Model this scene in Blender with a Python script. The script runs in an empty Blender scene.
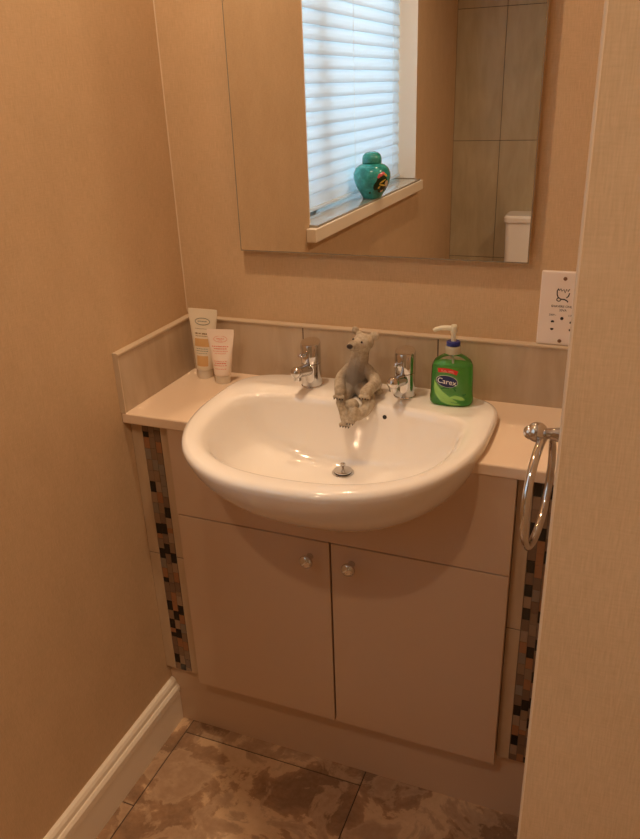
import bpy, bmesh, math, random
from math import pi, sin, cos, radians
from mathutils import Vector, Matrix
from mathutils.bvhtree import BVHTree
random.seed(7)
S = bpy.context.scene
COL = S.collection

# ------------------------------------------------------------------ materials
def mat(name, col=(.8, .8, .8), rough=.5, metal=0, trans=0, ior=1.5, spec=.5, coat=0, emis=None, estr=0):
    m = bpy.data.materials.new(name); m.use_nodes = True
    b = m.node_tree.nodes['Principled BSDF']
    b.inputs['Base Color'].default_value = (*col, 1)
    b.inputs['Roughness'].default_value = rough
    b.inputs['Metallic'].default_value = metal
    b.inputs['Transmission Weight'].default_value = trans
    b.inputs['IOR'].default_value = ior
    b.inputs['Specular IOR Level'].default_value = spec
    b.inputs['Coat Weight'].default_value = coat
    if emis:
        b.inputs['Emission Color'].default_value = (*emis, 1)
        b.inputs['Emission Strength'].default_value = estr
    return m

def nd(m, t, **kw):
    n = m.node_tree.nodes.new(t)
    for k, v in kw.items():
        if k in n.inputs.keys(): n.inputs[k].default_value = v
        else: setattr(n, k, v)
    return n
def lk(m, a, b): m.node_tree.links.new(a, b)
def bsdf(m): return m.node_tree.nodes['Principled BSDF']
def coords(m, scale=(1, 1, 1), loc=(0, 0, 0), rot=(0, 0, 0)):
    tc = nd(m, 'ShaderNodeTexCoord'); mp = nd(m, 'ShaderNodeMapping')
    mp.inputs['Scale'].default_value = scale; mp.inputs['Location'].default_value = loc
    mp.inputs['Rotation'].default_value = rot
    lk(m, tc.outputs['Object'], mp.inputs['Vector']); return mp.outputs['Vector']
def noise(m, vec, scale=1, detail=3, rough=.5, dist=0):
    n = nd(m, 'ShaderNodeTexNoise'); n.inputs['Scale'].default_value = scale
    n.inputs['Detail'].default_value = detail; n.inputs['Roughness'].default_value = rough
    n.inputs['Distortion'].default_value = dist
    lk(m, vec, n.inputs['Vector']); return n.outputs['Fac']
def ramp(m, fac, stops, interp='LINEAR'):
    r = nd(m, 'ShaderNodeValToRGB'); r.color_ramp.interpolation = interp
    e = r.color_ramp.elements
    while len(e) < len(stops): e.new(.5)
    for q, (p, c) in zip(e, stops): q.position = p; q.color = (*c, 1)
    lk(m, fac, r.inputs['Fac']); return r.outputs['Color']
def mathn(m, op, a, b):
    n = nd(m, 'ShaderNodeMath', operation=op)
    for i, x in enumerate((a, b)):
        if isinstance(x, (int, float)): n.inputs[i].default_value = x
        else: lk(m, x, n.inputs[i])
    return n.outputs[0]
def mixc(m, fac, a, b, mode='MIX'):
    n = nd(m, 'ShaderNodeMix', data_type='RGBA', blend_type=mode)
    for sock, x in ((n.inputs[0], fac), (n.inputs[6], a), (n.inputs[7], b)):
        if isinstance(x, (int, float)): sock.default_value = x
        elif isinstance(x, tuple): sock.default_value = (*x, 1)
        else: lk(m, x, sock)
    return n.outputs[2]
def bump(m, h, strength=.2, dist=.001):
    b = nd(m, 'ShaderNodeBump'); b.inputs['Strength'].default_value = strength
    b.inputs['Distance'].default_value = dist
    lk(m, h, b.inputs['Height']); lk(m, b.outputs['Normal'], bsdf(m).inputs['Normal'])

def wallpaper():
    m = mat('linen_wallpaper', rough=.72, spec=.3)
    v = noise(m, coords(m, (640, 640, 45)), 1, 3, .6)
    h = noise(m, coords(m, (60, 60, 480)), 1, 3, .6)
    big = noise(m, coords(m, (14, 14, 9)), 1, 2)
    s = mathn(m, 'ADD', mathn(m, 'MULTIPLY', v, .65), mathn(m, 'MULTIPLY', h, .35))
    t = mathn(m, 'ADD', mathn(m, 'MULTIPLY', s, .8), mathn(m, 'MULTIPLY', big, .2))
    c = ramp(m, t, [(.36, (.51, .365, .225)), (.5, (.57, .41, .255)), (.64, (.63, .455, .29))])
    lk(m, c, bsdf(m).inputs['Base Color']); bump(m, s, .25, .0006)
    return m
def stone_tile(name, a, b, c, rough=.22, seed=0):
    m = mat(name, rough=rough)
    f = noise(m, coords(m, (26, 26, 5), (seed, seed, seed), (0, .35, 0)), 1, 4, .55, .6)
    g = noise(m, coords(m, (5, 5, 3), (seed + 3, 0, 0)), 1, 3)
    t = mathn(m, 'ADD', mathn(m, 'MULTIPLY', f, .55), mathn(m, 'MULTIPLY', g, .45))
    lk(m, ramp(m, t, [(.34, a), (.5, b), (.66, c)]), bsdf(m).inputs['Base Color'])
    return m
def floor_stone(name, seed):
    m = mat(name, rough=.3)
    v = coords(m, (1, 1, 1), (seed * 1.7, seed * 2.3, seed))
    f = noise(m, v, 4.6, 8, .60, .35)
    g = noise(m, v, 9, 8, .62, .5)
    h = noise(m, v, 70, 4, .6)
    c1 = ramp(m, f, [(.40, (.19, .10, .05)), (.485, (.34, .19, .10)), (.50, (.60, .40, .235)), (.62, (.68, .47, .29))])
    c2 = ramp(m, g, [(.50, (0, 0, 0)), (.54, (1, 1, 1))])
    c3 = ramp(m, g, [(.36, (.17, .095, .05)), (.44, (.58, .41, .26)), (.60, (.38, .235, .14))])
    c = mixc(m, c2, c1, c3)
    c = mixc(m, .2, c, ramp(m, h, [(.35, (.30, .21, .14)), (.65, (.52, .40, .29))]))
    lk(m, c, bsdf(m).inputs['Base Color']); bump(m, g, .15, .001)
    return m

M = {}
M['paper'] = wallpaper()
M['ceiling'] = mat('matt_white_paint', (.80, .78, .74), .9)
M['white_paint'] = mat('satin_white_paint', (.82, .74, .62), .38)
M['seam'] = mat('pale_sealant', (.68, .56, .42), .5)
M['bead'] = mat('corner_bead_paint', (.66, .53, .40), .6)
M['tile'] = stone_tile('upstand_stone_tile', (.40, .312, .222), (.47, .37, .268), (.54, .43, .318))
M['tile_pale'] = stone_tile('pale_side_tile', (.46, .345, .235), (.51, .385, .265), (.56, .425, .295), .25, 5)
M['tile_rear'] = stone_tile('rear_wall_tile', (.37, .315, .21), (.43, .365, .25), (.48, .41, .285), .3, 9)
M['grout'] = mat('dark_grout', (.10, .075, .055), .9)
M['trim'] = mat('cream_tile_trim', (.56, .45, .33), .3)
M['worktop'] = mat('beige_worktop', (.74, .59, .45), .25)
M['door'] = mat('cashmere_gloss_laminate', (.56, .41, .29), .34)
M['edge'] = mat('laminate_edge', (.50, .38, .28), .4)
M['carcass'] = mat('cabinet_carcass', (.16, .11, .08), .7)
M['ceramic'] = mat('white_vitreous_china', (.86, .83, .79), .07, coat=.4)
M['chrome'] = mat('polished_chrome', (.66, .66, .67), .06, 1)
M['dark'] = mat('dark_hole', (.012, .010, .009), .7)
M['mirror'] = mat('silvered_mirror_glass', (.90, .90, .88), .004, 1)
M['mirror_back'] = mat('mirror_backing_board', (.20, .17, .14), .7)
M['glass_edge'] = mat('ground_glass_edge', (.34, .31, .25), .25, .3)
M['plastic'] = mat('white_moulded_plastic', (.80, .72, .68), .3)
M['brass'] = mat('tarnished_screw', (.22, .14, .09), .35, .8)
M['ink'] = mat('black_print', (.02, .02, .02), .5)
for i, c in enumerate([(.24, .16, .10), (.17, .11, .075), (.30, .21, .14), (.012, .010, .009), (.22, .18, .14), (.30, .145, .07), (.21, .14, .09)]):
    M['mos%d' % i] = mat('mosaic_chip_%s' % ['tan', 'brown', 'sand', 'black', 'grey', 'copper', 'umber'][i], c, .25 if i != 3 else .12)
M['floor0'], M['floor1'], M['floor2'] = floor_stone('slate_effect_floor_tile', 0.3), floor_stone('slate_effect_floor_tile_veined', 1.4), floor_stone('slate_effect_floor_tile_mottled', 2.2)
M['fgrout'] = mat('floor_grout', (.075, .05, .035), .9)
m = mat('sculpted_resin', rough=.75); M['resin'] = m
f = noise(m, coords(m, (1, 1, 1)), 160, 4, .65); g = noise(m, coords(m, (1, 1, .5)), 40, 3)
lk(m, ramp(m, mathn(m, 'ADD', mathn(m, 'MULTIPLY', f, .5), mathn(m, 'MULTIPLY', g, .5)), [(.36, (.27, .22, .155)), (.5, (.43, .365, .275)), (.64, (.55, .48, .375))]), bsdf(m).inputs['Base Color'])
M['resin_base'] = 0
del M['resin_base']
# painted greyer chest: distance from the middle of the torso
sp_ = nd(m, 'ShaderNodeVectorMath', operation='LENGTH'); lk(m, coords(m, (26, 14, 17), (-.0, .0, -.62)), sp_.inputs[0])
src = bsdf(m).inputs['Base Color'].links[0].from_socket
lk(m, mixc(m, ramp(m, sp_.outputs['Value'], [(.45, (1, 1, 1)), (.95, (0, 0, 0))]), src, (.215, .19, .165)), bsdf(m).inputs['Base Color'])
bump(m, noise(m, coords(m, (1, 1, .45)), 300, 3, .6), .8, .0012)
M['claw'] = mat('dark_claw_paint', (.035, .022, .018), .4)
M['nose'] = mat('dark_nose_paint', (.022, .010, .009), .3)
# soap bottle
m = bpy.data.materials.new('clear_bottle_plastic'); m.use_nodes = True; M['clear'] = m
nt = m.node_tree; nt.nodes.clear()
o = nt.nodes.new('ShaderNodeOutputMaterial'); mx = nt.nodes.new('ShaderNodeMixShader')
tr = nt.nodes.new('ShaderNodeBsdfTransparent'); tr.inputs[0].default_value = (.93, .95, .92, 1)
gl = nt.nodes.new('ShaderNodeBsdfGlossy'); gl.inputs['Roughness'].default_value = .08
fr = nt.nodes.new('ShaderNodeFresnel'); fr.inputs[0].default_value = 1.5
nt.links.new(fr.outputs[0], mx.inputs[0]); nt.links.new(tr.outputs[0], mx.inputs[1]); nt.links.new(gl.outputs[0], mx.inputs[2])
nt.links.new(mx.outputs[0], o.inputs[0])
m = bpy.data.materials.new('green_liquid_soap'); m.use_nodes = True; M['liquid'] = m
nt = m.node_tree; nt.nodes.clear()
o = nt.nodes.new('ShaderNodeOutputMaterial'); mx = nt.nodes.new('ShaderNodeMixShader'); mx.inputs[0].default_value = .5; m2 = nt.nodes.new('ShaderNodeMixShader'); m2.inputs[0].default_value = .55
tr = nt.nodes.new('ShaderNodeBsdfTransparent'); tr.inputs[0].default_value = (.62, 1, .58, 1)
d1 = nt.nodes.new('ShaderNodeBsdfDiffuse'); d1.inputs[0].default_value = (.30, .95, .34, 1)
t1 = nt.nodes.new('ShaderNodeBsdfTranslucent'); t1.inputs[0].default_value = (.5, 1, .5, 1)
nt.links.new(d1.outputs[0], m2.inputs[1]); nt.links.new(t1.outputs[0], m2.inputs[2])
nt.links.new(tr.outputs[0], mx.inputs[1]); nt.links.new(m2.outputs[0], mx.inputs[2]); nt.links.new(mx.outputs[0], o.inputs[0])
M['blue_cap'] = mat('blue_plastic_collar', (.01, .025, .22), .3)
M['pump'] = mat('translucent_white_plastic', (.82, .80, .66), .3, trans=.25)
M['clear_cap'] = mat('frosted_clear_plastic', (.62, .60, .48), .25, trans=.4)
M['navy'] = mat('navy_label_ink', (.004, .012, .10), .3)
M['white_ink'] = mat('white_label_ink', (.85, .85, .85), .4)
M['red'] = mat('red_label_ink', (.62, .025, .02), .35)
M['pink_ink'] = mat('pale_pink_ink', (.85, .45, .38), .4)
M['leaf'] = mat('aloe_leaf_print', (.30, .62, .16), .4)
M['leaf_dark'] = mat('dark_leaf_print', (.02, .22, .05), .4)
# tubes
M['tube_cream'] = mat('cream_tube_plastic', (.80, .74, .62), .35)
M['tube_pink'] = mat('pale_pink_tube_plastic', (.86, .75, .67), .35)
M['tube_cap'] = mat('white_tube_cap', (.76, .71, .62), .3)
M['pr_grey'] = mat('grey_green_print', (.20, .24, .20), .5)
M['pr_orange'] = mat('ochre_print_panel', (.66, .42, .19), .5)
M['pr_brown'] = mat('brown_print', (.26, .18, .10), .5)
M['pr_red'] = mat('coral_print', (.72, .22, .16), .5)
# jar
m = mat('turquoise_glaze', rough=.12, coat=.5); M['teal'] = m
lk(m, ramp(m, noise(m, coords(m), 45, 3, .6), [(.35, (.015, .20, .19)), (.55, (.03, .33, .30)), (.7, (.06, .42, .38))]), bsdf(m).inputs['Base Color'])
for k, c in dict(petal_pink=(.62, .12, .14), petal_yellow=(.70, .55, .10), petal_cream=(.65, .55, .42), foliage=(.01, .035, .015)).items():
    M[k] = mat(k + '_enamel', c, .2)
# blind
m = bpy.data.materials.new('white_translucent_slat'); m.use_nodes = True; M['slat'] = m
nt = m.node_tree; nt.nodes.clear()
o = nt.nodes.new('ShaderNodeOutputMaterial'); mx = nt.nodes.new('ShaderNodeMixShader'); mx.inputs[0].default_value = .55
d = nt.nodes.new('ShaderNodeBsdfDiffuse'); d.inputs[0].default_value = (.88, .90, .90, 1)
t = nt.nodes.new('ShaderNodeBsdfTranslucent'); t.inputs[0].default_value = (.86, .92, .95, 1)
nt.links.new(d.outputs[0], mx.inputs[1]); nt.links.new(t.outputs[0], mx.inputs[2]); nt.links.new(mx.outputs[0], o.inputs[0])
M['pane'] = mat('window_glass', (1, 1, 1), .0, trans=1, ior=1.05)
M['sill_tile'] = mat('grey_glossy_sill_tile', (.33, .32, .28), .08, coat=.5)
M['upvc'] = mat('white_upvc', (.80, .82, .82), .3)
M['lamp'] = mat('lit_lamp_lens', (1, .9, .8), .4, emis=(1, .68, .38), estr=12)

# ------------------------------------------------------------------ mesh helpers
def tag(o, label=None, cat=None, group=None, kind=None):
    for k, v in (('label', label), ('category', cat), ('group', group), ('kind', kind)):
        if v: o[k] = v
    return o
def link(name, me, parent=None, mats=()):
    for k in mats: me.materials.append(M[k] if isinstance(k, str) else k)
    o = bpy.data.objects.new(name, me); COL.objects.link(o)
    if parent is not None:
        o.parent = parent
        pl = Vector(); q = parent
        while q: pl += q.location; q = q.parent
        me.transform(Matrix.Translation(-pl))       # meshes are authored in room coordinates
    return o
def build(name, bm, mats, parent=None, smooth=False, bevel=0, seg=2):
    bmesh.ops.recalc_face_normals(bm, faces=bm.faces)
    if smooth:
        for f in bm.faces: f.smooth = True
    me = bpy.data.meshes.new(name); bm.to_mesh(me); bm.free()
    if isinstance(mats, str): mats = (mats,)
    if smooth == 'auto': me.set_sharp_from_angle(angle=radians(35))
    o = link(name, me, parent, mats)
    if bevel:
        b = o.modifiers.new('bevel', 'BEVEL'); b.width = bevel; b.segments = seg; b.limit_method = 'ANGLE'; b.angle_limit = radians(40)
    return o
def thing(name, label, cat, loc=(0, 0, 0), group=None):
    o = bpy.data.objects.new(name, None); COL.objects.link(o); o.location = loc
    o.empty_display_size = .05
    return tag(o, label, cat, group)
def box(bm, x0, x1, y0, y1, z0, z1, mi=0):
    vs = [bm.verts.new((x, y, z)) for z in (z0, z1) for y in (y0, y1) for x in (x0, x1)]
    for q in ((0, 1, 3, 2), (4, 5, 7, 6), (0, 1, 5, 4), (2, 3, 7, 6), (0, 2, 6, 4), (1, 3, 7, 5)):
        f = bm.faces.new([vs[i] for i in q]); f.material_index = mi
def B(name, dims, mats, parent=None, bevel=0, seg=2):
    bm = bmesh.new()
    for d in (dims if isinstance(dims[0], (tuple, list)) else [dims]): box(bm, *d)
    return build(name, bm, mats, parent, False, bevel, seg)
def loft(bm, rings, cap0=True, cap1=True, mi=0):
    rs = [[bm.verts.new(p) for p in r] for r in rings]
    n = len(rs[0])
    for a, b in zip(rs, rs[1:]):
        for i in range(n):
            f = bm.faces.new((a[i], a[(i + 1) % n], b[(i + 1) % n], b[i])); f.material_index = mi
    if cap0: bm.faces.new(rs[0][::-1]).material_index = mi
    if cap1: bm.faces.new(rs[-1]).material_index = mi
    return rs
def frame(d):
    d = d.normalized(); u = d.orthogonal().normalized(); return u, d.cross(u)
def lathe(bm, base, axis, prof, n=32, caps=True, mi=0):          # prof: (radius, height) along axis
    base = Vector(base); axis = Vector(axis).normalized(); u, w = frame(axis)
    loft(bm, [[base + axis * h + (u * cos(2 * pi * i / n) + w * sin(2 * pi * i / n)) * max(r, 1e-5) for i in range(n)] for r, h in prof], caps, caps, mi)
def tube(bm, pts, rad, n=12, closed=False, mi=0):
    pts = [Vector(p) for p in pts]; N = len(pts); rings = []
    t0 = None; u = None
    for i in range(N):
        t = ((pts[(i + 1) % N] - pts[i - 1]) if closed else (pts[min(i + 1, N - 1)] - pts[max(i - 1, 0)])).normalized()
        if u is None: u = t.orthogonal().normalized()
        else: u = (u - t * u.dot(t)).normalized()
        w = t.cross(u); r = rad[i] if isinstance(rad, (list, tuple)) else rad
        rings.append([pts[i] + (u * cos(2 * pi * k / n) + w * sin(2 * pi * k / n)) * r for k in range(n)])
    if closed:
        rs = [[bm.verts.new(p) for p in r] for r in rings]
        for i in range(N):
            a, b = rs[i], rs[(i + 1) % N]
            for k in range(n): bm.faces.new((a[k], a[(k + 1) % n], b[(k + 1) % n], b[k])).material_index = mi
    else: loft(bm, rings, True, True, mi)
def sphere(bm, c, r, sc=(1, 1, 1), seg=16, mi=0):
    q = bmesh.ops.create_uvsphere(bm, u_segments=seg, v_segments=seg // 2 + 2, radius=1, matrix=Matrix.Translation(Vector(c)) @ Matrix.Diagonal((r * sc[0], r * sc[1], r * sc[2], 1)))
    for v in q['verts']:
        for f in v.link_faces: f.material_index = mi
def evaluated(o):
    dg = bpy.context.evaluated_depsgraph_get(); dg.update()
    return bpy.data.meshes.new_from_object(o.evaluated_get(dg))
def bake(o):                                                        # replace mesh by its modified version
    me = evaluated(o); o.modifiers.clear(); o.data = me; return o
def text_into(bm, s, size, fn, mi=0, bold=0, spacing=1.0):          # fn(x, y) -> point on the surface
    cu = bpy.data.curves.new('lettering', 'FONT'); cu.body = s; cu.size = size; cu.align_x = 'CENTER'; cu.align_y = 'CENTER'
    cu.offset = bold; cu.space_character = spacing; cu.resolution_u = 3
    o = bpy.data.objects.new('lettering', cu); COL.objects.link(o)
    me = evaluated(o); vs = [bm.verts.new(fn(v.co.x, v.co.y)) for v in me.vertices]
    for p in me.polygons:
        try: bm.faces.new([vs[i] for i in p.vertices]).material_index = mi
        except ValueError: pass
    bpy.data.objects.remove(o); bpy.data.curves.remove(cu); bpy.data.meshes.remove(me)
def disc_into(bm, rx, ry, fn, cx=0, cy=0, tilt=0, n=28, rings=4, mi=0):  # filled ellipse laid on a surface
    prev = None; c = bm.verts.new(fn(cx, cy))
    for k in range(1, rings + 1):
        cur = []
        for i in range(n):
            a = 2 * pi * i / n; x, y = rx * k / rings * cos(a), ry * k / rings * sin(a)
            cur.append(bm.verts.new(fn(cx + x * cos(tilt) - y * sin(tilt), cy + x * sin(tilt) + y * cos(tilt))))
        for i in range(n):
            j = (i + 1) % n
            f = bm.faces.new((c, cur[i], cur[j])) if prev is None else bm.faces.new((prev[i], cur[i], cur[j], prev[j]))
            f.material_index = mi
        prev = cur
def strip_into(bm, pts, w, fn, mi=0):                               # flat line of width w laid on a surface
    L = []; R = []
    for i, p in enumerate(pts):
        a = Vector(pts[max(i - 1, 0)]); b = Vector(pts[min(i + 1, len(pts) - 1)]); t = (b - a).normalized()
        ww = (w[i] if isinstance(w, (list, tuple)) else w) / 2
        L.append(bm.verts.new(fn(p[0] - t.y * ww, p[1] + t.x * ww))); R.append(bm.verts.new(fn(p[0] + t.y * ww, p[1] - t.x * ww)))
    for i in range(len(pts) - 1): bm.faces.new((L[i], R[i], R[i + 1], L[i + 1])).material_index = mi

# ------------------------------------------------------------------ dimensions (metres)
WR = .895           # alcove right wall
YF = -.90           # where the alcove wall ends and turns into the room
YR = -2.84          # rear wall
XE = 2.05           # far side wall of the room
H = 2.38
ZW = .8655; TW = .0235; YW = -.2925
UT = .995           # top of tiled upstand
WY0, WY1, WZ0, WZ1 = -2.06, -.79, 1.029, 2.06   # window opening in the left wall

# ------------------------------------------------------------------ room shell
def struct(name, o): o['kind'] = 'structure'; return o
bm = bmesh.new()
for d in ((-.20, 0, WY1, .12, 0, H), (-.20, 0, YR - .12, WY0, 0, H), (-.20, 0, WY0, WY1, 0, WZ0), (-.20, 0, WY0, WY1, WZ1, H)): box(bm, *d)
struct('', build('wall_left', bm, 'paper'))
struct('', B('wall_back', (0, WR, 0, .12, 0, H), 'paper'))
struct('', B('wall_right', (WR, XE + .12, YF, .12, 0, H), 'paper'))
struct('', B('wall_side', (XE, XE + .12, YR - .12, YF, 0, H), 'paper'))
struct('', B('ceiling', (-.20, XE + .12, YR - .12, .12, H, H + .08), 'ceiling'))
# rear wall with large tiles
bm = bmesh.new(); box(bm, 0, XE, YR - .12, YR - .004, 0, H, 1)
z = 0
for z0 in (0, .565, 1.180, 1.805):
    z1 = {0: .562, .565: 1.177, 1.180: 1.802, 1.805: H}[z0]
    x = -.05
    while x < XE:
        a, b = max(x, 0.002), min(x + .297, XE)
        if b > a: box(bm, a, b, YR - .004, YR, z0, z1, 0)
        x += .30
struct('', build('wall_rear', bm, ('tile_rear', 'grout')))
# floor
bm = bmesh.new(); box(bm, -.20, XE + .12, YR - .12, .12, -.08, -.0015, 3)
xs = [-.412, .048, .51, .972, 1.434, 1.896, 2.36]; offs = [-.518, -.2935, -.06, -.518, -.2935, -.06]
for i in range(6):
    y = offs[i] + .462
    k = 0
    while y > YR:
        y0 = max(y - .462, YR); a, b = max(xs[i], 0), min(xs[i + 1], XE); y1 = min(y, .0)
        if y1 > y0 and b > a: box(bm, a + .0015, b - .0015, y0 + .0015, y1 - .0015, -.0015, 0, (i * 2 + k) % 3)
        y -= .462; k += 1
struct('', build('floor', bm, ('floor0', 'floor1', 'floor2', 'fgrout')))
# skirting boards
SK = [(0, 0), (.018, 0), (.018, .082), (.0165, .088), (.0165, .0905), (.0205, .0935), (.0205, .104), (.016, .1105), (.013, .112), (.013, .115), (.012, .122), (.008, .1285), (.003, .131), (0, .131)]
def skirting(name, f, a, b):
    bm = bmesh.new(); loft(bm, [[f(t, u, z) for u, z in SK] for t in (a, b)])
    struct('', build(name, bm, 'white_paint'))
skirting('baseboard_left', lambda t, u, z: (u, t, z), -.2535, YR)
skirting('baseboard_right', lambda t, u, z: (t, YF - u, z), WR, XE)
skirting('baseboard_side', lambda t, u, z: (XE - u, t, z), YF - .02, YR)
# plaster corner bead on the outer corner, sealant line in the inner corner
bm = bmesh.new(); lathe(bm, (WR + .0012, YF + .0012, .0), (0, 0, 1), [(.0016, 0), (.0016, H)], 12)
struct('', build('trim_1', bm, 'bead', smooth='auto'))
bm = bmesh.new(); lathe(bm, (.0008, -.0008, UT + .006), (0, 0, 1), [(.0014, 0), (.0014, H - UT - .006)], 10)
struct('', build('trim_2', bm, 'seam', smooth='auto'))

# ------------------------------------------------------------------ window, sill, blind, jar
wf = bpy.data.objects.new('window_1', None); COL.objects.link(wf); wf.location = (-.13, (WY0 + WY1) / 2, WZ0); wf['kind'] = 'structure'
fx0, fx1 = -.195, -.14; t = .055
B('window_frame', [(fx0, fx1, WY0, WY1, WZ0, WZ0 + t + .03), (fx0, fx1, WY0, WY1, WZ1 - t, WZ1), (fx0, fx1, WY0, WY0 + t, WZ0, WZ1), (fx0, fx1, WY1 - t, WY1, WZ0, WZ1), (fx0, fx1, -1.20, -1.12, WZ0, WZ1)], 'upvc', wf, .003)
B('pane', [(-.168, -.164, WY0 + t, -1.20, WZ0 + .08, WZ1 - t), (-.168, -.164, -1.12, WY1 - t, WZ0 + .08, WZ1 - t)], 'pane', wf)
B('window_reveal', [(-.14, .0015, WY0, WY0 + .004, WZ0 + .045, WZ1), (-.14, .0015, WY1 - .004, WY1, WZ0 + .045, WZ1), (-.14, .0015, WY0, WY1, WZ1 - .004, WZ1)], 'white_paint', wf)
ws = bpy.data.objects.new('window_sill', None); COL.objects.link(ws); ws.location = (0, -1.43, WZ0); ws['kind'] = 'structure'
B('sill_board', [(-.14, .0, WY0, WY1, WZ0, 1.062), (.0, .032, WY0 - .02, WY1 + .028, WZ0 - .006, 1.064)], 'white_paint', ws, .002)
B('sill_tile', (-.138, .026, WY0 + .006, WY1 - .006, 1.0645, 1.0715), 'sill_tile', ws, .001)
bl = thing('venetian_blind', 'white wooden slatted blind closed in the window above the sill, seen in the mirror', 'blind', (-.078, -1.435, 1.0715))
bm = bmesh.new(); y0, y1 = WY0 + .010, WY1 - .008
zz = 1.119; tl = radians(79); hw = .0250
while zz < WZ1 - .07:
    # slightly crowned slat, closed and tilted
    pr_ = []
    for k in range(5):
        s = -1 + k * .5; cr = .003 * (1 - s * s)
        pr_.append((-.080 + s * hw * cos(tl) + cr * sin(tl), zz + s * hw * sin(tl) * -1 + cr * cos(tl)))
    pts = pr_ + [(x - .0022 * sin(tl), z - .0022 * cos(tl)) for x, z in pr_[::-1]]
    loft(bm, [[(x, y, z) for x, z in pts] for y in (y0, y1)])
    zz += .0427
build('slats', bm, 'slat', bl)
B('bottom_rail', (-.092, -.069, y0, y1, 1.082, 1.094), 'slat', bl, .002)
B('headrail', (-.105, -.052, y0, y1, WZ1 - .055, WZ1 - .006), 'white_paint', bl, .002)
for y in (y0 + .12, -1.43, y1 - .12):
    bm = bmesh.new(); tube(bm, [(-.068, y, 1.10), (-.068, y, WZ1 - .05)], .0005, 6)
    build('ladder_cord', bm, 'white_paint', bl)

JX, JY, JZ = .003, -1.415, 1.0716
jar = thing('ginger_jar', 'round turquoise ginger jar with domed lid and painted flowers on the window sill', 'jar', (JX, JY, JZ))
JK = 1.06
JP = [(.030, 0), (.034, .002), (.036, .008), (.046, .022), (.060, .045), (.0665, .068), (.066, .084), (.058, .100), (.046, .110), (.034, .1145), (.031, .116)]
JP = [(r * JK, z * JK * 1.04) for r, z in JP]
bm = bmesh.new(); lathe(bm, (JX, JY, JZ), (0, 0, 1), JP, 40); build('jar_body', bm, 'teal', jar, True)
bm = bmesh.new(); lathe(bm, (JX, JY, JZ), (0, 0, 1), [(r * JK, z * JK * 1.04) for r, z in [(.030, .1150), (.0345, .1155), (.0350, .119), (.0345, .132), (.031, .142), (.023, .149), (.012, .1525), (.002, .153)]], 36); build('jar_lid', bm, 'teal', jar, True)
def jr(z):
    for (r0, z0), (r1, z1) in zip(JP, JP[1:]):
        if z0 <= z <= z1: return r0 + (r1 - r0) * (z - z0) / (z1 - z0)
    return .03
def jf(a0):                      # a0: heading of the painting around the jar
    def f(x, z):
        r = jr(z) + .0007; a = a0 - x / .066
        return (JX + r * cos(a), JY + r * sin(a), JZ + z)
    return f
def jf2(a0):
    g = jf(a0); 
    def f(x, z):
        p = Vector(g(x, z)); c = Vector((JX, JY, p.z)); return c + (p - c) * 1.008
    return f
bm = bmesh.new(); F0 = jf(radians(38)); F1 = jf2(radians(38))
for (x, z, rx, rz, tt) in ((0, .062, .024, .026, .3), (-.018, .052, .014, .02, -.6), (.018, .048, .016, .022, .7), (.0, .036, .014, .012, 0), (.05, .03, .006, .005, 0), (-.05, .025, .006, .004, .2)): disc_into(bm, rx, rz, F0, x, z, tt, mi=0)
for (x, z, rx, rz, tt, mi) in ((-.008, .090, .010, .006, .2, 1), (.004, .094, .008, .0055, -.4, 1), (-.015, .084, .006, .005, .5, 1), (.014, .088, .009, .004, -.6, 2), (.002, .066, .015, .003, .5, 2), (.004, .052, .016, .003, -.2, 2), (.023, .058, .009, .010, .4, 3), (.030, .048, .006, .006, .1, 3), (-.010, .044, .006, .004, .8, 2), (.010, .030, .008, .004, .2, 3)): disc_into(bm, rx, rz, F1, x, z, tt, mi=mi)
build('painted_flowers', bm, ('foliage', 'petal_pink', 'petal_yellow', 'petal_cream'), jar)

# ------------------------------------------------------------------ toilet at the rear wall (cistern seen in the mirror)
tx = .498
wc = thing('toilet', 'white close coupled toilet whose cistern shows in the lower corner of the mirror', 'toilet', (tx, YR + .3, 0))
def rr(x0, x1, y0, y1, z, r=.03, n=6):
    out = []
    for cx, cy, a0 in ((x1 - r, y1 - r, 0), (x0 + r, y1 - r, pi / 2), (x0 + r, y0 + r, pi), (x1 - r, y0 + r, 1.5 * pi)):
        for k in range(n + 1): a = a0 + pi / 2 * k / n; out.append((cx + r * cos(a), cy + r * sin(a), z))
    return out
bm = bmesh.new(); loft(bm, [rr(tx - .155, tx + .155, YR + .002, YR + .155, .42), rr(tx - .165, tx + .165, YR + .002, YR + .165, .46), rr(tx - .172, tx + .172, YR + .002, YR + .175, .785)])
build('cistern', bm, 'ceramic', wc, 'auto')
bm = bmesh.new(); loft(bm, [rr(tx - .178, tx + .178, YR + .001, YR + .184, .786), rr(tx - .180, tx + .180, YR + .001, YR + .186, .790), rr(tx - .180, tx + .180, YR + .001, YR + .186, .810), rr(tx - .172, tx + .172, YR + .003, YR + .176, .820)])
build('cistern_lid', bm, 'ceramic', wc, 'auto')
bm = bmesh.new(); lathe(bm, (tx, YR + .09, .820), (0, 0, 1), [(.020, 0), (.020, .004), (.016, .006)], 24); build('flush_button', bm, 'chrome', wc, 'auto')
def egg(z, a, y0, y1, n=32):
    cy = y0 + (y1 - y0) * .42; return [(tx + a * cos(2 * pi * i / n), cy + ((y1 - cy) if sin(2 * pi * i / n) > 0 else (cy - y0)) * sin(2 * pi * i / n), z) for i in range(n)]
bm = bmesh.new(); loft(bm, [egg(0, .10, YR + .10, YR + .50), egg(.15, .095, YR + .10, YR + .48), egg(.30, .15, YR + .08, YR + .60), egg(.395, .175, YR + .05, YR + .64), egg(.40, .17, YR + .05, YR + .635)])
build('pan', bm, 'ceramic', wc, True)
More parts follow.
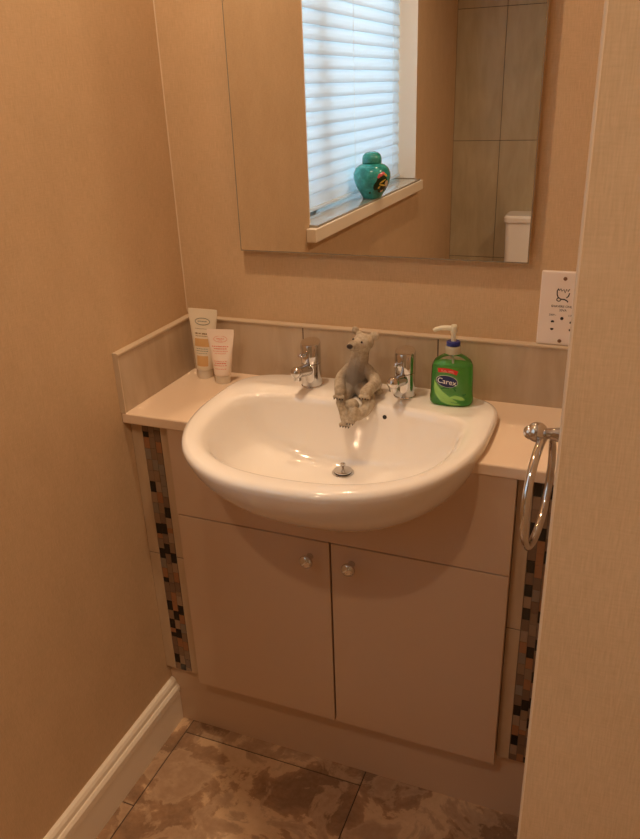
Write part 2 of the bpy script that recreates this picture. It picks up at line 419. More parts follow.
bm = bmesh.new(); loft(bm, [egg(.401, .178, YR + .19, YR + .645), egg(.412, .180, YR + .19, YR + .65), egg(.440, .176, YR + .19, YR + .645), egg(.446, .16, YR + .20, YR + .63)])
build('seat_lid', bm, 'ceramic', wc, 'auto')

# ------------------------------------------------------------------ downlights
def downlight(x, y, power, label, rad=.05):
    t = thing('ceiling_downlight', label, 'ceiling light', (x, y, H - .004))
    bm = bmesh.new(); lathe(bm, (x, y, H), (0, 0, -1), [(.045, 0), (.045, .003), (.040, .005), (.036, .004), (.034, .0005)], 32)
    build('bezel', bm, 'chrome', t, 'auto')
    bm = bmesh.new(); lathe(bm, (x, y, H), (0, 0, -1), [(.033, 0), (.033, .002)], 24); build('lens', bm, 'lamp', t, 'auto')
    l = bpy.data.lights.new('lamp', 'AREA'); l.shape = 'DISK'; l.size = rad; l.energy = power; l.color = LC; l.spread = radians(150)
    o = bpy.data.objects.new('lamp', l); COL.objects.link(o); o.parent = t; o.location = (0, 0, -.008)
LC = (1.0, .70, .44)
downlight(.25, -.42, 6.7, 'recessed downlight in the ceiling nearest the basin')
downlight(.36, -1.55, 5.0, 'recessed downlight in the ceiling midway by the window')
downlight(1.50, -1.36, 10, 'recessed downlight in the ceiling on the wide side of the room')

# ------------------------------------------------------------------ mirror and socket
mi = thing('wall_mirror', 'large unframed mirror on the wall above the basin', 'mirror', (.463, 0, 1.1515))
X0, X1, Z0, Z1 = .1615, .7620, 1.1512, 1.90
B('backing', (X0 + .02, X1 - .02, -.0135, 0, Z0 + .02, Z1 - .02), 'mirror_back', mi)
bm = bmesh.new(); bv = .007
def rect(i, y): return [(X0 + i, y, Z0 + i), (X1 - i, y, Z0 + i), (X1 - i, y, Z1 - i), (X0 + i, y, Z1 - i)]
loft(bm, [rect(.0022, -.0142), rect(.0022, -.018)])
build('mirror_glass', bm, 'mirror', mi)
bm = bmesh.new()
for a, b, c_, d_ in ((X0, X0 + .0021, Z0, Z1), (X1 - .0014, X1, Z0, Z1), (X0 + .0021, X1 - .0014, Z0, Z0 + .0016), (X0 + .0021, X1 - .0014, Z1 - .0016, Z1)): box(bm, a, b, -.0179, -.0141, c_, d_)
build('ground_edge', bm, 'glass_edge', mi)

so = thing('shaver_socket', 'white vertical shaver socket plate on the wall above the tiled upstand', 'socket', (.830, 0, UT))
B('face_plate', (.787, .873, -.009, 0, UT + .0003, 1.1375), 'plastic', so, .0025, 3)
for z in (1.1245, 1.0040):
    bm = bmesh.new(); lathe(bm, (.830, -.009, z), (0, -1, 0), [(.0036, 0), (.0036, .0006), (.0028, .0011)], 20); build('screw', bm, 'brass', so, 'auto')
pf = lambda x, z: (.830 + x, -.0092, 1.065 + z)
bm = bmesh.new()
# shaver pictogram
strip_into(bm, [(-.010, .040), (-.0125, .036), (-.012, .029), (-.010, .024), (-.006, .0215)], .0021, pf)
strip_into(bm, [(-.011, .0405), (-.0085, .037), (-.0062, .0405), (-.004, .036), (-.001, .0395), (.002, .033), (.004, .040), (.007, .036), (.0095, .0405)], .0020, pf)
strip_into(bm, [(.010, .033), (.0085, .027), (.005, .0235)], .0021, pf)
ring = [(-.0085 + .0035 * cos(a * pi / 8), .0195 + .003 * sin(a * pi / 8)) for a in range(17)]
strip_into(bm, ring, .0018, pf); strip_into(bm, [(-.005, .0205), (.001, .0205), (.006, .0185), (.0085, .0155)], .0025, pf)
text_into(bm, 'SHAVERS ONLY', .0060, lambda x, y: pf(x, .0065 + y), bold=.00008)
text_into(bm, '20VA', .0060, lambda x, y: pf(x + .001, -.0008 + y), bold=.00008)
text_into(bm, '230V~', .0050, lambda x, y: pf(x - .017, -.0105 + y), bold=.00008)
text_into(bm, '115V~', .0050, lambda x, y: pf(x + .018, -.0105 + y), bold=.00008)
build('printing', bm, 'ink', so)
for x, z, fl in ((-.016, -.024, 1), (-.016, -.0375, -1), (.0005, -.0165, 0), (.018, -.024, 1), (.018, -.0375, -1)):
    pts = []
    for k in range(20):
        a = 2 * pi * k / 20; dx, dz = .0031 * cos(a), .0031 * sin(a)
        if fl and dz * fl < -.0012: dz = -.0012 * fl
        pts.append(Vector((.830 + x + dx, -.0095, 1.065 + z + dz)))
    bm = bmesh.new(); loft(bm, [pts, [p + Vector((0, .0004, 0)) for p in pts]]); build('pin_hole', bm, 'dark', so)

# ------------------------------------------------------------------ tiled upstands
def rail(bm, a, b, nrm):                        # small quadrant trim along the top of the tiles
    a, b, n = Vector(a), Vector(b), Vector(nrm)
    prof = [(0, 0), (.0120, 0), (.0132, .0012), (.0136, .0030), (.0128, .0050), (.0095, .0065), (0, .0065)]
    loft(bm, [[p + n * u + Vector((0, 0, z)) for u, z in prof] for p in (a, b)])
TT = .0113
up = thing('tiled_upstand', 'long stone tiled upstand with cream edge trim behind the basin', 'tile upstand', (.45, 0, ZW))
for x0, x1 in ((TT, .2935), (.2960, .5935), (.5960, WR - TT)): B('tile', (x0, x1, -TT, -.001, ZW, UT - .007), 'tile', up, .0006, 1)
B('grout', (TT, WR - TT, -TT + .0012, -.0005, ZW, UT - .008), 'grout', up)
bm = bmesh.new(); rail(bm, (.0, 0, UT - .007), (WR, 0, UT - .007), (0, -1, 0)); build('edge_trim', bm, 'trim', up, 'auto')
for sx, nm, lab in ((0, 1, 'short stone tiled upstand with cream trim on the left wall beside the hand cream tubes'), (WR, -1, 'short stone tiled upstand on the right wall behind the towel ring')):
    us = thing('tiled_upstand', lab, 'tile upstand', (sx, -.15, ZW))
    a, b = sorted((sx, sx + nm * TT)); B('tile', (a, b, YW + .004, -.0003, ZW, UT - .007), 'tile', us, .0006, 1)
    bm = bmesh.new(); rail(bm, (sx, YW, UT - .007), (sx, -.0125, UT - .007), (nm, 0, 0)); build('edge_trim', bm, 'trim', us, 'auto')
    B('end_trim', (a, b + .0006 if nm > 0 else b, YW, YW + .0035, ZW, UT - .007), 'trim', us)

# ------------------------------------------------------------------ wash basin
BX = .4535
def sring(z, a, bb, bf, cy, nb=4.0, nf=2.4, n=128, cx=BX):
    out = []
    for i in range(n):
        t = 2 * pi * i / n; c, s = cos(t), sin(t); e = nb if s > 0 else nf
        # superellipse in polar form, exponents blended at the sides
        k = .5 + .5 * math.tanh(s * 6); e = nf + (nb - nf) * k; b = bf + (bb - bf) * k
        r = (abs(c / a) ** e + abs(s / b) ** e) ** (-1 / e)
        out.append((cx + r * c, cy + r * s, z))
    return out
CY = -.19
OUT = [(.690, .06, .05, .08, -.22), (.693, .10, .07, .11, -.21), (.702, .135, .095, .138, CY), (.725, .174, .125, .182, CY), (.755, .214, .140, .229, CY), (.787, .246, .150, .270, CY),
       (.820, .269, .157, .302, CY), (.848, .281, .161, .322, CY), (.868, .2865, .164, .332, CY), (.878, .288, .165, .335, CY), (.8845, .286, .162, .331, CY), (.8875, .279, .155, .322, CY)]
INN = [(.8875, .256, .108, .246, -.245), (.8862, .249, .103, .240, -.245), (.880, .239, .0985, .232, -.245), (.865, .231, .093, .223, -.243), (.840, .220, .086, .211, -.240), (.815, .206, .077, .195, -.236),
       (.795, .187, .067, .175, -.231), (.778, .157, .054, .148, -.224), (.767, .118, .044, .112, -.215), (.760, .070, .032, .068, -.210), (.7565, .036, .026, .036, -.206), (.755, .023, .023, .023, -.205)]
def nn(z, inner): return (3.2, 2.35) if inner else (4.0, 2.35)
ringsO = [sring(z, a, bb, bf, cy, 4.0 if z > .76 else 3, 2.35) for z, a, bb, bf, cy in OUT]
ringsI = [sring(z, a, bb, bf, cy, 3.2 if a > .1 else 2, 2.35 if a > .1 else 2.0) for z, a, bb, bf, cy in INN]
# hull cutter used to notch worktop and fascia
bm = bmesh.new(); loft(bm, ringsO[:-1] + [[(x, y, .93) for x, y, z in ringsO[-3]]]); 
cut = build('cutter', bm, 'ceramic')
ba = thing('wash_basin', 'white ceramic semi recessed basin set into the beige worktop', 'basin', (BX, -.19, .70))
bm = bmesh.new(); loft(bm, ringsO + ringsI); bo = build('basin_bowl', bm, 'ceramic', ba, True)
bvh = None
def hit(orig, d):
    dg = bpy.context.evaluated_depsgraph_get(); dg.update()
    b = BVHTree.FromObject(bo, dg); off = Vector(ba.location)
    p, n, i, ds = b.ray_cast(Vector(orig) - off, Vector(d).normalized()); return p + off, n
p, n = hit((.524, -.40, .864), (0, 1, 0))
if n.y > 0: n = -n
bm = bmesh.new(); lathe(bm, p, n, [(.0044, -.001), (.0044, .0004)], 20); build('overflow_hole', bm, 'dark', ba, 'auto')
bm = bmesh.new(); lathe(bm, (BX, -.205, .7548), (0, 0, 1), [(.014, .0), (.0225, .0012), (.0225, .0022), (.019, .0032), (.0165, .0020)], 32); build('waste_ring', bm, 'chrome', ba, 'auto')
pg = thing('basin_plug', 'small chrome plug with a knob at the bottom of the basin', 'plug', (BX, -.205, .757))
bm = bmesh.new(); lathe(bm, (BX, -.205, .7568), (0, 0, 1), [(.013, 0), (.0155, .0012), (.0185, .0035), (.0185, .0052), (.016, .0062), (.0045, .0066), (.0026, .0078)], 32); build('plug_disc', bm, 'chrome', pg, 'auto')
bm = bmesh.new(); lathe(bm, (BX, -.205, .7645), (0, 0, 1), [(.0024, 0), (.0024, .006), (.0050, .0075), (.0056, .011), (.0040, .0135), (.001, .0140)], 20); build('plug_knob', bm, 'chrome', pg, True)

# ------------------------------------------------------------------ worktop
def cutout(o):
    b = o.modifiers.new('cut', 'BOOLEAN'); b.object = cut; b.operation = 'DIFFERENCE'; b.solver = 'EXACT'
    bake(o)
wk = B('worktop', (0.0003, WR - .0003, YW, -.0004, ZW - TW, ZW), 'worktop')
bvm = wk.modifiers.new('bevel', 'BEVEL'); bvm.width = .0035; bvm.segments = 3
bake(wk); cutout(wk)
tag(wk, 'beige laminate worktop across the alcove around the basin', 'worktop')

# ------------------------------------------------------------------ vanity unit
XL = .1047; XM = .4532; XR_ = .8017; YD = -.289; DT = .018
ZB = .177; ZP = .842
va = thing('vanity_unit', 'built in cashmere coloured cabinet under the basin with two doors', 'cabinet', (XM, -.15, 0))
B('carcass', [(XL + .001, XL + .017, YD + DT + .001, -.02, ZB, ZP - .001), (XR_ - .017, XR_ - .001, YD + DT + .001, -.02, ZB, ZP - .001),
              (XL + .017, XR_ - .017, YD + DT + .001, -.02, ZB, ZB + .016), (XL + .017, XR_ - .017, -.026, -.020, ZB + .016, ZP - .2)], 'carcass', va)
fa = B('fascia_panel', (XL, XR_, YD, YD + DT, .6425, ZP - .0005), 'door', va); fa.location = (0, 0, 0)
loc = Vector(va.location); cut.location = -loc; 
# the boolean works in world space: bring the cutter into place
cut.location = (0, 0, 0); cutout(fa)
for x0, x1, kx, kz in ((XL, XM - .0018, .4095, .6005), (XM + .0018, XR_, .4985, .6015)):
    d = B('door', (x0, x1, YD, YD + DT, .1737, .6395), 'door', va, .0012, 2)
    bm = bmesh.new(); lathe(bm, (kx, YD, kz), (0, -1, 0), [(.0075, 0), (.0060, .003), (.0052, .011), (.0105, .016), (.0140, .0195), (.0145, .023), (.0125, .0265), (.006, .0285), (.001, .029)], 28)
    k = build('knob', bm, 'chrome', None, True)
    k.parent = d; k.data.transform(Matrix.Translation(-loc)); k['label'] = 'round chrome door knob'
B('plinth', (.0005, WR - .0005, -.2526, -.236, 0.0, .1768), 'door', va)
bpy.data.objects.remove(cut)

# ------------------------------------------------------------------ tiled side panels with mosaic strips
def mosaic(name, x0, x1, par):
    y = -.2677; bm = bmesh.new(); box(bm, x0, x1, y + .001, y + .006, .1775, .8415, 0)
    n = 3; w = (x1 - x0) / n
    for c in range(n):
        z = .1780 - random.random() * .02; last = -1
        while z < .8415:
            h = random.choice((.0265,) * 9 + (.0125,))
            a, b = max(z, .178), min(z + h - .0010, .841)
            r = random.random(); k = 4 if r < .17 else 1 + random.choice((0, 1, 2, 4, 6, 5, 6, 0, 1, 2, 0, 6, 2, 1, 4)) if r < .90 else 6
            if k == 4 and last == 4: k = 2
            last = k
            if b - a > .002: box(bm, x0 + c * w + .0005, x0 + (c + 1) * w - .0005, y - random.random() * .0004, y + .003, a, b, k)
            z += h
    return build(name, bm, ('grout', 'mos0', 'mos1', 'mos2', 'mos3', 'mos4', 'mos5', 'mos6'), par)
# material order: index 1..7 -> mos0..mos6 ; black is mos3 = index 4
for x0, m0, m1, x1, lab in ((0.0005, .0285, .0715, XL - .0005, 'narrow pale tiled panel with dark mosaic strip left of the cabinet'), (XR_ + .0005, .8290, .8715, WR - .0005, 'narrow pale tiled panel with dark mosaic strip right of the cabinet below the towel ring')):
    sp = thing('tiled_side_panel', lab, 'tiled panel', ((x0 + x1) / 2, -.262, .177))
    for a, b in ((x0, m0 - .0008), (m1 + .0008, x1)):
        for z0, z1 in ((.1775, .5095), (.5115, .8415)): B('tile', (a, b, -.2680, -.2600, z0, z1), 'tile_pale', sp, .0006, 1)
    B('grout', [(x0, m0, -.2665, -.2590, .1775, .8415), (m1, x1, -.2665, -.2590, .1775, .8415)], 'grout', sp)
    mosaic('mosaic_strip', m0, m1, sp)

# ------------------------------------------------------------------ taps
def tap(x, y, z, label, turn):
    t = thing('basin_tap', label, 'tap', (x, y, z), 'pair of chrome basin taps')
    bm = bmesh.new(); lathe(bm, (x, y, z), (0, 0, 1), [(.0225, 0), (.0225, .002), (.0212, .0035), (.0208, .045), (.0208, .0505), (.0200, .0512)], 40); build('tap_body', bm, 'chrome', t, 'auto')
    # cylindrical handle with a shallow slanted crown
    bm = bmesh.new(); u = lambda r, h, s=0: [(x + r * cos(2 * pi * i / 40), y + r * sin(2 * pi * i / 40), z + h + s * sin(2 * pi * i / 40)) for i in range(40)]
    loft(bm, [u(.0198, .0515), u(.0210, .0528), u(.0210, .094, .004), u(.0198, .0965, .004), u(.0060, .0975, .001)])
    hd = build('tap_handle', bm, 'chrome', t, 'auto')
    d = Vector((sin(turn), -cos(turn), .30)).normalized()
    bm = bmesh.new(); b0 = Vector((x, y, z + .066)) + d * .019
    lathe(bm, b0 - d * .003, d, [(.0036, 0), (.0034, .010), (.0034, .020), (.0042, .0215), (.0050, .0245), (.0042, .0275), (.001, .0285)], 20)
    lv = build('tap_lever', bm, 'chrome', None, 'auto'); lv.parent = hd; lv.data.transform(Matrix.Translation(-Vector(t.location)))
    sd = Vector((sin(turn * .4), -cos(turn * .4), .22)).normalized()
    s0 = Vector((x, y, z + .036))
    bm = bmesh.new(); lathe(bm, s0, sd, [(.0128, .010), (.0120, .030), (.0113, .056), (.0112, .060)], 28); build('spout', bm, 'chrome', t, 'auto')
    bm = bmesh.new(); lathe(bm, s0 + sd * .060, sd, [(.0114, 0), (.0122, .002), (.0122, .008), (.0105, .0135), (.0065, .0165), (.001, .0180)], 28); build('spout_end', bm, 'chrome', t, True)
    bm = bmesh.new(); e = s0 + sd * .064; lathe(bm, (e.x, e.y, e.z - .0085), (0, 0, -1), [(.0085, 0), (.0085, .008), (.0070, .0085)], 24); build('aerator', bm, 'chrome', t, 'auto')
tap(.3430, -.0850, .8876, 'chrome pillar tap on the basin rim, the one left of the bear', radians(-12))
tap(.5465, -.0860, .8876, 'chrome pillar tap on the basin rim between the bear and the soap bottle', radians(-12))

# ------------------------------------------------------------------ bear figurine
BZ = .0
be = thing('bear_figurine', 'small grey resin polar bear sitting on the basin rim with dangling legs', 'figurine', (.450, -.105, .8876))
bm = bmesh.new()
def chain(js, seg=7):
    for (p, r), (q, s) in zip(js, js[1:]):
        p, q = Vector(p), Vector(q)
        for k in range(seg + 1):
            t = k / seg; sphere(bm, p + (q - p) * t, r + (s - r) * t, seg=14)
sphere(bm, (.4490, -.103, .9110), .0240, (1.02, .92, .98), 24)
sphere(bm, (.4500, -.104, .926), .0220, (1.02, .9, 1.1), 24)
chain([((.4490, -.103, .915), .0225), ((.4515, -.102, .943), .0205), ((.4560, -.101, .966), .0188), ((.4605, -.103, .985), .0172)])
HD = Vector((.4660, -.107, .9995))
sphere(bm, HD, .0208, (1.02, 1.05, .90), 24)
chain([(HD + Vector((-.003, -.007, -.001)), .0165), ((.4590, -.1260, .9995), .0128), ((.4540, -.1390, 1.0010), .0098)])
chain([((.4600, -.1200, .9920), .0100), ((.4560, -.1330, .9935), .0062)])           # lower jaw
for c, e in (((.4480, -.100, 1.0215), .0080), ((.4875, -.0990, 1.0125), .0098)):
    sphere(bm, c, e, (1, .55, 1), 14); sphere(bm, (Vector(c) + HD) / 2 + Vector((0, .002, .002)), .0080, seg=12)
# arms to the knees
chain([((.4330, -.101, .940), .0110), ((.4200, -.108, .9230), .0122), ((.4190, -.118, .9150), .0120), ((.4277, -.142, .9105), .0118), ((.4325, -.153, .9060), .0120)])
chain([((.4720, -.101, .942), .0115), ((.4890, -.108, .9250), .0128), ((.4955, -.119, .9190), .0125), ((.4905, -.142, .9180), .0120), ((.4865, -.154, .9130), .0122)])
# haunches, legs, feet
chain([((.4400, -.112, .9035), .0160), ((.4350, -.138, .8930), .0140), ((.4350, -.1530, .8860), .0122), ((.4420, -.1610, .8730), .0108), ((.4480, -.1690, .8620), .0110), ((.4530, -.1790, .8570), .0100)])
chain([((.4620, -.112, .9040), .0165), ((.4860, -.140, .8960), .0142), ((.4930, -.1540, .8900), .0130), ((.4870, -.1640, .8780), .0115), ((.4760, -.1720, .8720), .0118), ((.4700, -.1810, .8800), .0118)])
sphere(bm, (.4590, -.1580, .8850), .0130, (1.1, .9, 1), 14); sphere(bm, (.4675, -.1800, .8725), .0125, (1, .9, 1.2), 14)
sphere(bm, (.4950, -.100, .8965), .0085, (1.2, 1, .9), 14)                             # tail
for px, py, pz, n_ in ((.4330, -.1640, .9010, 4), (.4870, -.1650, .9080, 4), (.4530, -.187, .8530, 4), (.4650, -.1880, .8610, 3)):
    for k in range(n_): sphere(bm, (px + (k - (n_ - 1) / 2) * .0058, py, pz), .0042, seg=10)
bo2 = build('bear_body', bm, 'resin', be, True)
rm = bo2.modifiers.new('r', 'REMESH'); rm.mode = 'VOXEL'; rm.voxel_size = .0011; rm.use_smooth_shade = True
sm = bo2.modifiers.new('s', 'SMOOTH'); sm.factor = .5; sm.iterations = 3
bake(bo2)
for p_ in bo2.data.polygons: p_.use_smooth = True
bm = bmesh.new(); sphere(bm, (.4522, -.1475, 1.0030), .0060, (1.1, .8, .85), 14); build('nose', bm, 'nose', be, True)
for c in ((.4525, -.1270, 1.0115), (.4700, -.1280, 1.0070)):
    bm = bmesh.new(); sphere(bm, c, .0024, seg=12); build('eye', bm, 'claw', be, True)
bm = bmesh.new(); tube(bm, [(.4510, -.1440, .9960), (.4570, -.1430, .9930), (.4650, -.1330, .9915)], .0007, 8); build('mouth', bm, 'claw', be, True)
for px, py, pz, n_ in ((.4330, -.1672, .8995, 4), (.4870, -.1682, .9065, 4), (.4530, -.1902, .8512, 4), (.4650, -.1912, .8592, 3)):
    bm = bmesh.new()
    for k in range(n_):
        c = Vector((px + (k - (n_ - 1) / 2) * .0058, py + .0012, pz + .0005)); lathe(bm, c, (0, -.5, -.8), [(.0018, 0), (.0014, .002), (.0002, .0045)], 10)
    build('claws', bm, 'claw', be, True)

# ------------------------------------------------------------------ soap bottle
SX, SY, SZ = .6435, -.0950, .8876
sb = thing('soap_bottle', 'green liquid hand soap pump bottle on the right corner of the basin', 'soap bottle', (SX, SY, SZ))
BP = [(0, .0355, .0195), (.002, .0395, .0225), (.006, .0418, .0245), (.016, .0418, .0250), (.022, .0408, .0242), (.035, .0405, .0242), (.060, .0400, .0238), (.080, .0390, .0232), (.089, .0345, .0212), (.096, .0245, .0180), (.100, .0165, .0145), (.1025, .0128, .0128)]
ang = radians(4)
def bring(z, a, b, e=2.6, n=48, s=1.0):
    out = []
    for i in range(n):
        t = 2 * pi * i / n; c, q = cos(t), sin(t); r = (abs(c / a) ** e + abs(q / b) ** e) ** (-1 / e) * s
        x, y = r * c, r * q; out.append((SX + x * cos(ang) - y * sin(ang), SY + x * sin(ang) + y * cos(ang), SZ + z))
    return out
bm = bmesh.new(); loft(bm, [bring(z, a, b) for z, a, b in BP]); build('bottle', bm, 'clear', sb, True)
bm = bmesh.new(); loft(bm, [bring(z, a - .0012, b - .0012) for z, a, b in [(.0015, .0345, .0185)] + BP[1:8]] + [bring(.082, .0370, .0222)]); build('liquid', bm, 'liquid', sb, True)
bm = bmesh.new(); lathe(bm, (SX, SY, SZ), (0, 0, 1), [(.0135, .1026), (.0155, .1035), (.0155, .116), (.0142, .118), (.0115, .1185)], 32); build('neck_cap', bm, 'clear_cap', sb, 'auto')
bm = bmesh.new(); lathe(bm, (SX, SY, SZ), (0, 0, 1), [(.0118, .1187), (.0132, .1195), (.0132, .1255), (.0120, .1270), (.006, .1271)], 32); build('collar', bm, 'blue_cap', sb, 'auto')
bm = bmesh.new(); lathe(bm, (SX, SY, SZ), (0, 0, 1), [(.0048, .1271), (.0048, .140), (.0062, .143), (.0066, .156), (.0050, .1590), (.001, .1598)], 24)
tube(bm, [(SX, SY, SZ + .1515), (SX - .012, SY - .002, SZ + .1525), (SX - .024, SY - .004, SZ + .1520), (SX - .033, SY - .0055, SZ + .1495), (SX - .0375, SY - .006, SZ + .1465)], [.0055, .0050, .0045, .0040, .0036], 16); build('pump_head', bm, 'pump', sb, 'auto')
bm = bmesh.new(); tube(bm, [(SX, SY, SZ + .10), (SX + .002, SY, SZ + .05), (SX + .006, SY, SZ + .006)], .0022, 12); build('dip_tube', bm, 'pump', sb, True)
def bf(dx, dz, tilt=0, lift=.0006):
    def f(x, y):
        X = dx + x * cos(tilt) - y * sin(tilt); Z = dz + x * sin(tilt) + y * cos(tilt)
        a = b = None
        for (z0, a0, b0), (z1, a1, b1) in zip(BP, BP[1:]):
            if z0 <= Z <= z1: t = (Z - z0) / (z1 - z0); a = a0 + (a1 - a0) * t; b = b0 + (b1 - b0) * t
        if a is None: a, b = BP[0][1:]
        e = 2.6; q = max(1 - abs(min(max(X / a, -.98), .98)) ** e, 0) ** (1 / e) * b + lift
        return (SX + X * cos(ang) + q * sin(ang), SY + X * sin(ang) - q * cos(ang), SZ + Z)
    return f
lb = bmesh.new()
# aloe leaves sweeping up the lower half
F = bf(-.006, 0, 0, .0005)
for pts, w, mi_ in (([(-.026, .052), (-.021, .040), (-.012, .028), (.004, .017), (.024, .010)], [.001, .0085, .011, .009, .001], 0), ([(-.027, .040), (-.020, .026), (-.008, .014), (.010, .007), (.030, .006)], [.001, .006, .008, .006, .001], 0),
                    ([(.006, .020), (.016, .022), (.028, .019), (.036, .016)], [.001, .008, .007, .001], 0), ([(-.012, .037), (-.004, .040), (.006, .039)], [.001, .004, .001], 1), ([(.004, .041), (.012, .042), (.020, .040)], [.001, .0035, .001], 1), ([(.012, .040), (.016, .036), (.018, .033)], [.0008, .0028, .0008], 1), ([(.028, .027), (.033, .026), (.037, .028)], [.001, .004, .001], 1)):
    dense = []; ww = []
    for i in range(len(pts) - 1):
        for k in range(6): t = k / 6; dense.append((pts[i][0] + (pts[i + 1][0] - pts[i][0]) * t, pts[i][1] + (pts[i + 1][1] - pts[i][1]) * t)); ww.append(w[i] + (w[i + 1] - w[i]) * t)
    strip_into(lb, dense, ww, F, mi_)
F = bf(-.0065, .053, radians(-7), .0009)
disc_into(lb, .0212, .0122, F, mi=3); F = bf(-.0065, .053, radians(-7), .0012); disc_into(lb, .0205, .0115, F, mi=2)
text_into(lb, 'Carex', .0150, bf(-.0065, .0525, radians(-7), .0020), mi=3)
F = bf(-.0055, .0735, radians(-5), .0009)
arc = [(-.0190 + .038 * k / 16, .0030 * (1 - ((k - 8) / 8) ** 2) - .0015) for k in range(17)]
strip_into(lb, arc, .0085, F, 4)
text_into(lb, 'Kills 99%', .0068, bf(-.0055, .0732, radians(-5), .0018), mi=5)
build('printed_label', lb, ('leaf', 'leaf_dark', 'navy', 'white_ink', 'red', 'pink_ink'), sb)

# ------------------------------------------------------------------ hand cream tubes
def cream(x, y, z, h, wt, wb, body, label, yaw, lean, art):
    t = thing('cream_tube', label, 'cosmetic tube', (x, y, z)); t.rotation_euler = (0, lean, yaw)
    hc = .020 if h > .14 else .0185
    bm = bmesh.new(); lathe(bm, (x, y, z), (0, 0, 1), [(wb * .86, 0), (wb * .88, .0015), (wb * .90, hc - .001), (wb * .8, hc)], 32); build('cap', bm, 'tube_cap', t, 'auto')
    def sec(z_):                                   # half width, half depth
        s = min(max((z_ - hc) / (h - .010 - hc), 0), 1); return wb + (wt - wb) * s, max(wb * (1 - s ** 1.25), .0009)
    def rg(z_, e=0):
        a, b = sec(z_); return [(x + (a - e) * cos(2 * pi * i / 40), y + (b - e * .2) * sin(2 * pi * i / 40), z + z_) for i in range(40)]
    bm = bmesh.new(); loft(bm, [rg(hc + .0003, wb * .15), rg(hc + .002)] + [rg(hc + (h - .01 - hc) * k / 10) for k in range(1, 11)] + [rg(h)]); build('tube_body', bm, body, t, 'auto')
    def f(cx, cz, lift=.0004):
        def g(X, Z):
            a, b = sec(cz + Z); u = min(abs((cx + X) / a), .99); return (x + cx + X, y - b * math.sqrt(1 - u * u) - lift, z + cz + Z)
        return g
    bm = bmesh.new(); mats = art(bm, f); build('printing', bm, mats, t)
    return t
def oval_ring(bm, f, rx, rz, w, mi):
    strip_into(bm, [(rx * cos(2 * pi * k / 32), rz * sin(2 * pi * k / 32)) for k in range(33)], w, f, mi)
def words(bm, f, wid, n, hgt, mi):                 # a line of print too small to read
    x = -wid / 2
    for k in range(n):
        w = wid / n * random.uniform(.65, .92)
        strip_into(bm, [(x + w * j / 4, random.uniform(-.0003, .0003)) for j in range(5)], [hgt * random.uniform(.6, 1.1) for j in range(5)], f, mi); x += wid / n
def art1(bm, f):
    oval_ring(bm, f(0, .132), .0170, .0075, .0014, 0); disc_into(bm, .0150, .0058, f(0, .132), mi=4); words(bm, f(0, .1325, .0008), .022, 5, .0020, 0)
    words(bm, f(0, .116), .034, 7, .0012, 1); words(bm, f(-.001, .105), .032, 4, .0032, 1); words(bm, f(-.001, .0995), .030, 8, .0016, 1)
    strip_into(bm, [(-.018 + .036 * k / 8, 0) for k in range(9)], .018, f(0, .085), 2)
    for z in (.0905, .0845, .0785): words(bm, f(0, z, .0008), .026, 5, .0014, 3)
    words(bm, f(0, .071), .028, 5, .0016, 0); words(bm, f(0, .066), .028, 6, .0018, 0); words(bm, f(0, .0605), .026, 5, .0012, 0)
    strip_into(bm, [(-.013 + .026 * k / 8, 0) for k in range(9)], .024, f(0, .043), 2)
    words(bm, f(0, .040, .0008), .014, 2, .008, 3)
    return ('pr_grey', 'pr_brown', 'pr_orange', 'pr_orange', 'tube_cream')
def art2(bm, f):
    oval_ring(bm, f(0, .1015), .0150, .0066, .0008, 0); words(bm, f(0, .102), .018, 5, .0022, 0); words(bm, f(0, .0975), .010, 4, .0012, 0)
    words(bm, f(0, .0855), .038, 8, .0024, 0); words(bm, f(0, .0805), .030, 6, .0022, 0); words(bm, f(0, .0750), .034, 9, .0012, 0); words(bm, f(0, .070), .026, 7, .0012, 0)
    words(bm, f(0, .053), .030, 6, .0014, 0); words(bm, f(0, .0485), .026, 5, .0024, 0); words(bm, f(0, .0435), .030, 6, .0016, 0); words(bm, f(0, .036), .026, 6, .0012, 0)
    return ('pr_red',)
cream(.064, -.053, ZW + .0002, .160, .0335, .0190, 'tube_cream', 'taller cream coloured hand cream tube standing on its cap behind the pink one', radians(10), radians(3.0), art1)
cream(.1205, -.0720, ZW + .0002, .123, .0305, .0185, 'tube_pink', 'shorter pale pink hand cream tube with red print standing in front of the cream one', radians(14), radians(1.5), art2)

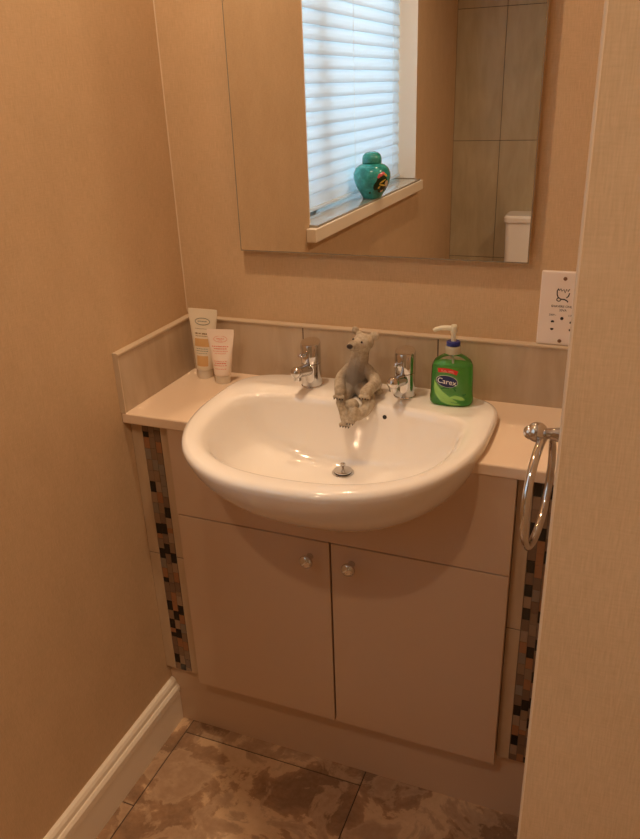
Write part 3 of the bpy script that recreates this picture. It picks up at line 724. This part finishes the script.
# ------------------------------------------------------------------ towel ring
tr_ = thing('towel_ring', 'chrome towel ring on a short post on the right alcove wall', 'towel ring', (WR, -.40, .985))
bm = bmesh.new(); lathe(bm, (WR, -.40, .985), (-1, 0, 0), [(.0260, 0), (.0260, .006), (.0200, .0095), (.0125, .011), (.0120, .022), (.0095, .034), (.0078, .044), (.0085, .047)], 32); build('wall_post', bm, 'chrome', tr_, 'auto')
bm = bmesh.new(); sphere(bm, (.8370, -.40, .985), .0155, seg=28); sphere(bm, (.8275, -.402, .9845), .0108, seg=24); build('ring_holder', bm, 'chrome', tr_, True)
bm = bmesh.new(); rc = Vector((.8465, -.40, .8890)); dv = Vector((sin(radians(6.5)), cos(radians(6.5)), 0))
tube(bm, [rc + dv * .088 * cos(2 * pi * k / 64) + Vector((0, 0, .0885 * sin(2 * pi * k / 64))) for k in range(64)], .0066, 16, True); build('ring', bm, 'chrome', tr_, True)

# ------------------------------------------------------------------ world, camera, view
w = bpy.data.worlds.new('daylight'); S.world = w; w.use_nodes = True
bg = w.node_tree.nodes['Background']; bg.inputs[0].default_value = (.55, .80, 1.0, 1); bg.inputs[1].default_value = 3.2
cd = bpy.data.cameras.new('camera'); cam = bpy.data.objects.new('camera', cd); COL.objects.link(cam)
Rv = Vector((0.92920155, 0.36797922, -0.03428951)); Uv = Vector((-0.11986484, 0.3878366, 0.91390108)); Fv = Vector((-0.34959534, 0.8450882, -0.40448614))
cam.matrix_world = Matrix(((Rv.x, Uv.x, -Fv.x, .92393486), (Rv.y, Uv.y, -Fv.y, -1.4527342), (Rv.z, Uv.z, -Fv.z, 1.46380572), (0, 0, 0, 1)))
cd.sensor_fit = 'HORIZONTAL'; cd.sensor_width = 36; cd.lens = 749.0 / 640 * 36; cd.clip_start = .02
S.camera = cam
S.view_settings.view_transform = 'Standard'; S.view_settings.look = 'None'; S.view_settings.gamma = 1; S.view_settings.use_curve_mapping = False
S.view_settings.exposure = 0
c = S.cycles
c.max_bounces = 12; c.diffuse_bounces = 6; c.glossy_bounces = 6; c.transmission_bounces = 8; c.transparent_max_bounces = 12
c.caustics_reflective = True; c.sample_clamp_indirect = 80; c.blur_glossy = .2
c.use_denoising = True
c.use_guiding = True
